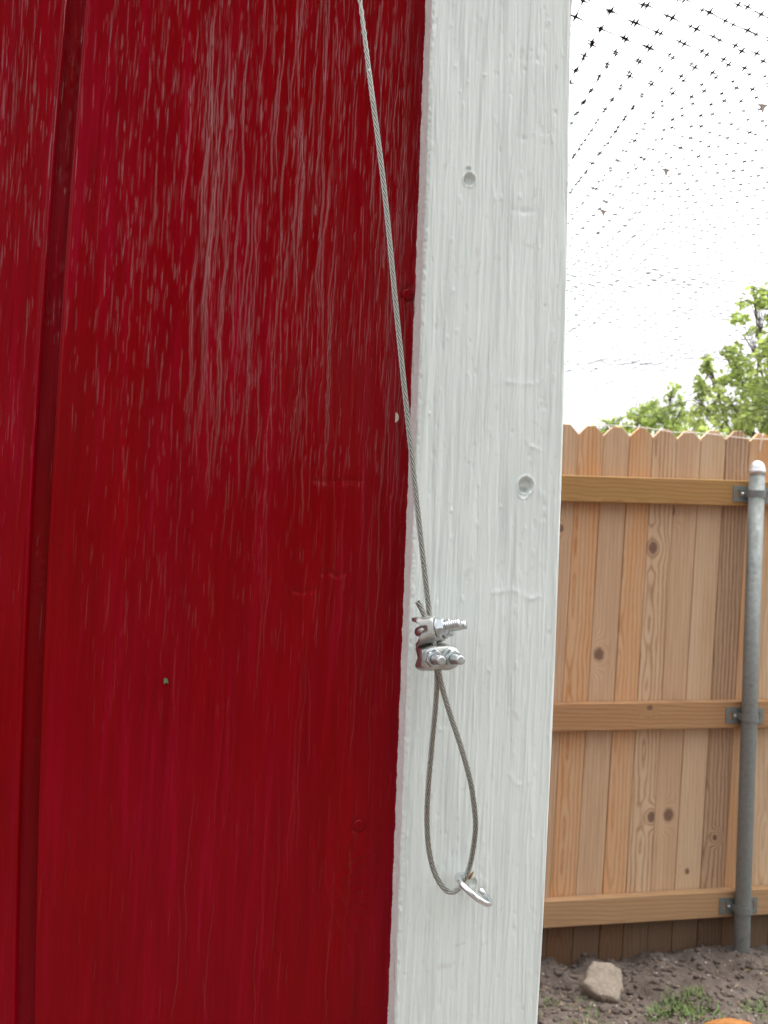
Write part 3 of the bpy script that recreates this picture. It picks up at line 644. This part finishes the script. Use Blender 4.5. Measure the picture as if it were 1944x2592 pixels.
def grass(name, clumps, label):
    V, F = [], []
    for (px, py, n, rad, hmax) in clumps:
        c_ = on_ground(px, py)
        for k in range(n):
            a = random.uniform(0, math.tau); r = rad*math.sqrt(random.random()); x, y = c_.x+r*math.cos(a), c_.y+r*math.sin(a)*.8; z = float(ground_z(x, y))-.004
            h = hmax*random.uniform(.35, 1)*(1-.5*r/rad); dr = random.uniform(0, math.tau); bend = h*random.uniform(.2, 1.0); w = random.uniform(.0016, .0034)
            tx, ty = -math.sin(dr)*w, math.cos(dr)*w; b = len(V)
            for t in (0, .4, .75, 1):
                px_, py_, pz_ = x+math.cos(dr)*bend*t*t, y+math.sin(dr)*bend*t*t, z+h*t*(1-.25*t)
                ww = 1-t*.9; V += [(px_-tx*ww, py_-ty*ww, pz_), (px_+tx*ww, py_+ty*ww, pz_)]
            for q in range(3): F.append((b+2*q, b+2*q+1, b+2*q+3, b+2*q+2))
    s = bpy.data.materials.get('grass_blade')
    if not s:
        q = NT('grass_blade'); nn = q.noise(q.coord(), 45, 2); q.set(color=q.mix(q.map(nn, .3, .7), (.055, .12, .018), (.15, .23, .05)), rough=.55); s = q.m
    return link(name, mesh_np(name, V, F), s, label=label, cat='grass', kind='stuff')
grass('grass_tuft', [(1735, 2528, 190, .085, .060), (1700, 2535, 80, .07, .05), (1765, 2545, 100, .08, .05), (1668, 2552, 60, .05, .045), (1640, 2530, 12, .05, .04)], 'bright green grass tuft growing from the bare soil')
grass('sparse_grass', [(random.uniform(1350, 2080), random.uniform(2515, 2640), random.randint(3, 16), .05, .035) for _ in range(46)]+[(1930, 2540, 90, .07, .05), (1990, 2560, 120, .1, .05), (1480, 2520, 14, .03, .03), (1375, 2535, 30, .04, .04)], 'thin sparse grass blades dotted over the soil')

# ------------------------------------------------------------------ dog sitting in the yard (only the top of its head reaches into the photograph)
dh = ray(1860, 2587); dp = CAM+dh*(1.80/math.hypot(dh.x, dh.y)); dz0 = float(gz(dp.x, dp.y))-.012
HT = dp.z-dz0                                   # height of the skull top
dog = link('dog', None, label='golden orange short-haired dog whose rounded head top shows beyond the soil', cat='dog')
KD = HT/.605
# sitting skeleton, x forward, z up: (position, radius across, radius along), edges by parent index
J = [((-.17, 0, .115), .105, -1), ((-.10, 0, .21), .100, 0), ((-.02, 0, .30), .098, 1), ((.05, 0, .37), .092, 2), ((.085, 0, .435), .066, 3), ((.11, 0, .50), .060, 4),
     ((.145, 0, .545), .088, 5), ((.195, 0, .540), .056, 6), ((.245, 0, .520), .036, 7), ((.285, 0, .508), .030, 8),
     ((-.25, 0, .045), .028, 0), ((-.34, .03, .022), .020, 10), ((-.43, .09, .018), .013, 11)]
for sg in (1, -1):
    b = len(J)
    J += [((.055, sg*.062, .30), .056, 3), ((.060, sg*.070, .19), .036, b), ((.078, sg*.072, .09), .026, b+1), ((.082, sg*.074, .030), .027, b+2), ((.125, sg*.075, .018), .024, b+3)]
    c0 = len(J)
    J += [((-.15, sg*.085, .125), .078, 0), ((-.02, sg*.125, .150), .060, c0), ((-.085, sg*.125, .055), .034, c0+1), ((-.03, sg*.125, .026), .027, c0+2), ((.045, sg*.125, .020), .025, c0+3)]
me = bpy.data.meshes.new('body'); me.from_pydata([q[0] for q in J], [(k, q[2]) for k, q in enumerate(J) if q[2] >= 0], []); me.update()
s = NT('golden_fur'); o_ = s.coord(); n1, n2 = s.noise(o_, 1, 4, .65, .3, (70, 160, 160)), s.noise(o_, 11, 3)
s.set(color=s.mix(s.map(n1, .35, .68), s.mix(n2, (.17, .062, .013), (.23, .090, .020)), (.28, .125, .036)), rough=.75, spec=.2); s.bump(n1, .5, .004); M_fur = s.m
hb = link('body', me, M_fur, dog)
md = hb.modifiers.new('skin', 'SKIN'); md.use_smooth_shade = True
for k, q in enumerate(J):
    sv = me.skin_vertices[0].data[k]; sv.radius = (q[1], q[1]); sv.use_root = (k == 0)
md = hb.modifiers.new('sub', 'SUBSURF'); md.levels = 2; md.render_levels = 2
M_nose = mat_plain('dog_nose', (.012, .010, .010), (.03, .025, .022), .35); M_eye = mat_plain('dog_eye', (.015, .008, .004), (.04, .02, .01), .1)
bm = bmesh.new(); bmesh.ops.create_uvsphere(bm, u_segments=14, v_segments=10, radius=.016)
for v in bm.verts: v.co = Vector((v.co.x*.7, v.co.y*1.1, v.co.z*.85))
link('nose', bm_mesh('nose', bm, True), M_nose, dog, loc=(.312, 0, .518))
for sg in (1, -1):
    bm = bmesh.new(); bmesh.ops.create_uvsphere(bm, u_segments=12, v_segments=8, radius=.0095); link('eye', bm_mesh('eye', bm, True), M_eye, dog, loc=(.222, sg*.036, .558))
    bm = bmesh.new(); bmesh.ops.create_uvsphere(bm, u_segments=18, v_segments=14, radius=1)
    for v in bm.verts:
        t = (1-v.co.z)/2; v.co = Vector((v.co.x*.036*(1.15-.6*t), v.co.y*.011+sg*.012*math.sin(t*2.4), v.co.z*.056))
    e = link('ear', bm_mesh('ear', bm, True), M_fur, dog, loc=(.120, sg*.074, .495)); e.rotation_euler = (sg*.16, .15, 0)
dog.location = (dp.x, dp.y, dz0); dog.rotation_euler = (0, 0, math.radians(35)); dog.scale = (KD, KD, KD)
dog.location = Vector((dp.x, dp.y, dz0))-Matrix.Rotation(math.radians(35), 3, 'Z')@Vector((.145*KD, 0, 0))

# ------------------------------------------------------------------ trees beyond the fence
def leaves_mesh(name, C, Rr, per, size, mat, parent, seed):
    r = np.random.default_rng(seed); P_ = []
    for (c_, rad, n) in zip(C, Rr, per):
        sub = r.normal(0, .55, (max(4, n//26), 3)); sub *= np.minimum(1, 1/np.maximum(1e-6, np.linalg.norm(sub, axis=1)))[:, None]
        k = r.integers(0, len(sub), n); q = c_+rad*(sub[k]+r.normal(0, .17, (n, 3))); P_.append(q)
    P_ = np.vstack(P_); n = len(P_); d = r.normal(0, 1, (n, 3)); d[:, 2] -= .5; d /= np.linalg.norm(d, axis=1)[:, None]
    e = np.cross(d, r.normal(0, 1, (n, 3))); e /= np.linalg.norm(e, axis=1)[:, None]; nn = np.cross(d, e)
    L = size*r.uniform(.6, 1.25, n)[:, None]; w = L*.42
    V = np.stack([P_, P_+d*L*.5+e*w+nn*L*.08, P_+d*L, P_+d*L*.5-e*w+nn*L*.08], 1).reshape(-1, 3)
    return link(name, mesh_np(name, V, np.arange(4*n).reshape(-1, 4)), mat, parent)
def mat_leaf(name, c1, c2):
    s = NT(name); n = s.noise(s.coord(), 2.5, 3); n2 = s.noise(s.coord(), 30, 2)
    s.set(color=s.mix(s.map(n, .35, .65), s.mix(n2, c1, c2), c2), rough=.5, spec=.35)
    tr = s.new('BsdfTranslucent'); tr.inputs[0].default_value = (c2[0]*1.5, c2[1]*1.5, c2[2]*1.1, 1); mx = s.new('MixShader'); mx.inputs[0].default_value = .5
    out = s.n['Material Output']; s.t.links.new(s.b.outputs[0], mx.inputs[1]); s.t.links.new(tr.outputs[0], mx.inputs[2]); s.t.links.new(mx.outputs[0], out.inputs[0])
    return s.m
M_bark = mat_plain('bark', (.10, .075, .055), (.20, .16, .12), .9, 30, .2, (1, 1, .2), .8, .01)
def tree(label, name, base_px, dist, clumps, leafsize, dens, mat, seed):
    root = link(name, None, label=label, cat='tree' if name == 'leafy_tree' else 'bush', group='greenery beyond the fence')
    C = [np.array(CAM+ray(px, py)*(dist+dd)) for px, py, rr, dd in clumps]; R_ = [rr/F_SRC*dist for px, py, rr, dd in clumps]
    b = CAM+ray(base_px, 1296)*dist; bx, by = b.x, b.y+.3; root.location = (0, 0, 0); zb = float(gz(bx, by))
    top = max(c_[2] for c_ in C); fork = np.array((bx, by, zb+(top-zb)*.34)); r0 = .022*(top-zb)+.02
    Vs, Fs, nv = [], [], 0
    def add(Pp, Rp, sd):
        nonlocal nv
        v, f = tube_np(catmull(Pp, .12), np.interp(np.linspace(0, 1, len(catmull(Pp, .12))), np.linspace(0, 1, len(Rp)), Rp), sd); Vs.append(v); Fs.append(f+nv); nv += len(v)
    add([(bx, by, zb-.15), (bx+.05, by, zb+(fork[2]-zb)*.5), tuple(fork)], [r0*1.25, r0, r0*.85], 10)
    for c_, rr in zip(C, R_):
        mid = fork*.5+c_*.5+np.array((random.uniform(-.2, .2), random.uniform(-.2, .2), random.uniform(0, .25))); add([tuple(fork), tuple(mid), tuple(c_)], [r0*.30, r0*.10, r0*.03], 6)
        for _ in range(5):
            q = c_+np.array([random.gauss(0, rr*.6) for _ in range(3)]); add([tuple(mid*.3+c_*.7), tuple(c_*.5+q*.5), tuple(q)], [r0*.06, r0*.04, r0*.02], 4)
    link('trunk', mesh_np('trunk', np.vstack(Vs), np.vstack(Fs), True), M_bark, root)
    leaves_mesh('crown', C, R_, [int(dens*(rr/F_SRC*dist)**2/leafsize**2) for px, py, rr, dd in clumps], leafsize, mat, root, seed)
    return root
T1 = [(1925, 765, 42, 0), (1895, 830, 42, .3), (1950, 870, 62, -.3), (1995, 800, 60, .2), (1880, 935, 52, 0), (1935, 965, 70, .4), (1803, 948, 36, 0), (1838, 893, 16, .2), (1845, 1010, 62, -.2), (1765, 1005, 32, 0), (1800, 1050, 52, .3),
      (1900, 1062, 80, -.4), (1995, 1000, 90, 0), (2065, 900, 100, .5), (2095, 800, 90, -.2), (2110, 1050, 110, 0), (1942, 735, 22, .3), (1905, 728, 12, 0), (1786, 905, 14, 0), (2170, 850, 110, .4), (1870, 1100, 60, 0), (1960, 1120, 80, .2)]
tree('large loose bright green tree rising above the fence by the steel post', 'leafy_tree', 2080, 9.0, T1, .050, 17, mat_leaf('leaf_bright', (.20, .28, .065), (.34, .42, .14)), 5)
T2 = [(1722, 1018, 40, 0), (1650, 1040, 36, .3), (1606, 1046, 24, 0), (1690, 1060, 46, 0), (1760, 1070, 40, -.3), (1625, 1070, 36, 0), (1580, 1078, 28, .2), (1705, 990, 18, 0), (1660, 1100, 50, 0), (1740, 1110, 55, .2), (1680, 1030, 26, .2)]
tree('low green bush filling the gap over the picket tops', 'low_bush', 1670, 11.5, T2, .060, 16, mat_leaf('leaf_mid', (.19, .27, .075), (.31, .39, .14)), 6)
T3 = [(1533, 1068, 18, 0), (1520, 1082, 22, .2), (1550, 1080, 22, 0), (1567, 1060, 9, 0), (1535, 1110, 30, 0)]
tree('small separate bush tip peeking over the pickets beside the trim', 'low_bush', 1535, 13.0, T3, .060, 16, mat_leaf('leaf_far', (.15, .22, .07), (.25, .32, .12)), 8)

# unseen trees added behind the camera to darken the gloss of the paint and keep the low light off the fence
M_unseen = mat_leaf('leaf_unseen', (.035, .065, .016), (.07, .11, .03))
def added_tree(label, x, y, h, rad, seed):
    root = link('added_tree', None, label=label, cat='tree', group='unseen trees added behind the camera'); r = np.random.default_rng(seed); z0 = float(gz(x, y))
    C, R_ = [], []
    while len(C) < 46:
        d = r.uniform(-1, 1, 3)
        if np.linalg.norm(d) > 1: continue
        C.append(np.array((x+d[0]*rad*.85, y+d[1]*rad*.6, z0+h*.54+d[2]*h*.42))); R_.append(rad*r.uniform(.28, .42))
    Vs, Fs, nv = [], [], 0; fork = np.array((x, y, z0+h*.3))
    for Pp, Rp, sd in [([(x, y, z0-.2), (x+.06, y, z0+h*.15), tuple(fork)], (.022*h, .018*h), 10)]+[([tuple(fork), tuple(fork*.5+c_*.5+np.array((0, 0, .2))), tuple(c_)], (.008*h, .001*h), 6) for c_ in C]:
        q = catmull(Pp, .2); v, f = tube_np(q, np.linspace(Rp[0], Rp[1], len(q)), sd); Vs.append(v); Fs.append(f+nv); nv += len(v)
    link('trunk', mesh_np('trunk', np.vstack(Vs), np.vstack(Fs), True), M_bark, root)
    leaves_mesh('crown', C, R_, [330]*len(C), .15, M_unseen, root, seed)
added_tree('broad dense dark green unseen tree added to darken the siding gloss', .3, -7.2, 8.2, 3.3, 11)
added_tree('lower rounded unseen tree added beside the broad tree on the coop side', -7.2, -7.8, 4.2, 2.5, 12)
added_tree('lower rounded unseen tree added beside the broad tree on the fence side', 7.4, -7.0, 4.4, 2.6, 13)

# ------------------------------------------------------------------ bird net overhead
FT = float(np.polyval(zt_line, 2.0))
def net_layer(dz, seed, rotdeg, scale, ph, ymin=.08):
    az = YAW+math.radians(15)+math.radians(rotdeg); la = np.array((math.cos(az), -math.sin(az))); de = np.array((math.sin(az), math.cos(az)))
    px = .00039*scale; A = px*(58*la+64*de); B_ = px*(-27*la+74*de)
    Minv = np.linalg.inv(np.stack([A, B_], 1)); x0, x1, y0, y1 = -.02, 2.9, ymin, FENCE_Y-.02
    cs = np.array([(x, y) for x in (x0, x1) for y in (y0, y1)])@Minv.T
    i0, j0 = np.floor(cs.min(0)).astype(int); i1, j1 = np.ceil(cs.max(0)).astype(int)
    I, J = np.meshgrid(np.arange(i0, i1+1), np.arange(j0, j1+1), indexing='ij')
    P2 = I[..., None]*A+J[..., None]*B_+np.array(ph); x, y = P2[..., 0], P2[..., 1]
    t = np.clip((y-.6)/2.4, 0, 1)
    wr = .006+.030*t
    x = x+wr*.35*vnoise(x*5, y*5, seed); y = y+wr*.35*vnoise(x*5+40, y*5, seed+1)
    wr = wr*np.clip((y1-y)/.7, .12, 1)
    z = FT+.010+dz*(1-.8*t)+.06*(1-np.clip((y-.1)/(y1-.1), 0, 1)**2)+wr*(.8*vnoise(x*3.1, y*3.1, seed+2)+.55*vnoise(x*8.5, y*8.5, seed+3)+.25*vnoise(x*21, y*21, seed+4))
    ok = (x > x0) & (x < x1) & (y > y0) & (y < y1) & ((x > float(trim_r(CAM_Z))+.005) | (y > 1.27))
    P3 = np.stack([x, y, z], -1)
    V, F, nv = [], [], 0
    e = []
    m_ = ok[:-1] & ok[1:]; e.append((P3[:-1][m_], P3[1:][m_])); m_ = ok[:, :-1] & ok[:, 1:]; e.append((P3[:, :-1][m_], P3[:, 1:][m_]))
    a = np.vstack([q[0] for q in e]); b = np.vstack([q[1] for q in e]); d = b-a; L = np.linalg.norm(d, axis=1)[:, None]; d = d/L
    upv = np.array((0, 0, 1.)); s1 = np.cross(d, upv); s1 /= np.linalg.norm(s1, axis=1)[:, None]; s2 = np.cross(s1, d); r = .00030*np.clip(1.25-.28*a[:, 1:2], .45, 1)
    for pt, fr in ((a, 1.), (b, 1.)):
        for q in range(3):
            an = q*math.tau/3; V.append(pt+r*(math.cos(an)*s1+math.sin(an)*s2))
    n = len(a); V = [np.vstack(V)]; k = np.arange(n)
    for q in range(3): F.append(np.stack([q*n+k, (q+1) % 3*n+k, (3+(q+1) % 3)*n+k, (3+q)*n+k], -1))
    nv = 6*n
    # knots: four-pointed stars, slightly thick
    C = P3[ok]; n = len(C); an_, bn_ = A/np.linalg.norm(A), B_/np.linalg.norm(B_)
    rs = np.random.default_rng(seed+9).uniform(.8, 1.2, n)[:, None]
    tips = [an_, (an_+bn_)*.135, bn_, (bn_-an_)*.135, -an_, -(an_+bn_)*.135, -bn_, (an_-bn_)*.135]
    for q, v2 in enumerate(tips): V.append(C+np.array((v2[0], v2[1], 0))*.0098*rs)
    V.append(C+np.array((0, 0, .0007))); V.append(C-np.array((0, 0, .0007))); k = np.arange(n)
    for q in range(0, 8, 2):
        for ctr, sg in ((8, 1), (9, -1)): F.append(nv+np.stack([(q-1) % 8*n+k, q*n+k, (q+1)*n+k, ctr*n+k], -1))
    return np.vstack(V), np.vstack(F)
V1, F1 = net_layer(0, 81, 0, 1.0, (0, 0)); V2, F2 = net_layer(.034, 91, 1.6, 1.0, (.004, .006))
V3, F3 = net_layer(-.02, 101, -3, 1.0, (.015, .01), .95)
link('bird_net', mesh_np('bird_net', np.vstack([V1, V2, V3]), np.vstack([F1, F2+len(V1), F3+len(V1)+len(V2)])), M_net, label='black plastic bird netting stretched overhead from fence top to coop', cat='netting')
hem = [at(px, py, FENCE_Y-.004-.01*(k % 2)) for k, (px, py) in enumerate(((1500, 1079), (1560, 1076), (1640, 1084), (1700, 1093), (1760, 1096), (1800, 1098), (1845, 1105), (1900, 1110), (1960, 1113), (2060, 1118)))]
for p_ in hem: p_.y = FENCE_Y-.006
link('hem_cord', tube_mesh('hem_cord', catmull([tuple(p_) for p_ in hem], .03), .0016, 6), M_cord, label='thin pale cord strung along the picket tops', cat='cord', group='cords on the net edge')
dn = [at(px, py, FENCE_Y-.012) for px, py in ((1932, 1098), (1929, 1112), (1925, 1128), (1922, 1146))]
link('hanging_cord', tube_mesh('hanging_cord', catmull([tuple(p_) for p_ in dn], .01), [.0022]*len(catmull([tuple(p_) for p_ in dn], .01)), 6), M_cord, label='short pale cord end hanging over a picket above the steel post', cat='cord', group='cords on the net edge')
for px, py, lb in ((1527, 537, 'dry grey petal caught in the net close by the white trim'), (1686, 433, 'dry grey petal caught midway across the overhead net'), (1931, 270, 'dry grey petal caught in the net high above the steel post')):     # petals caught in the net
    d = ray(px, py); t = (FT-.02-CAM_Z)/d.z; p_ = CAM+d*t
    bm = bmesh.new(); bm_prism(bm, [Vector((x*.001, 0, z*.001)) for x, z in ((-5, 2), (-1, 2.6), (5, 2), (2, -.5), (.6, -5), (-.6, -4.5), (-2, -.5))], (.001, .002, .0004))
    link('dry_petal', bm_mesh('dry_petal', bm), mat_plain('dry_petal', (.34, .31, .27), (.45, .42, .37), .8), label=lb, cat='petal', group='petals caught in the net', loc=p_)
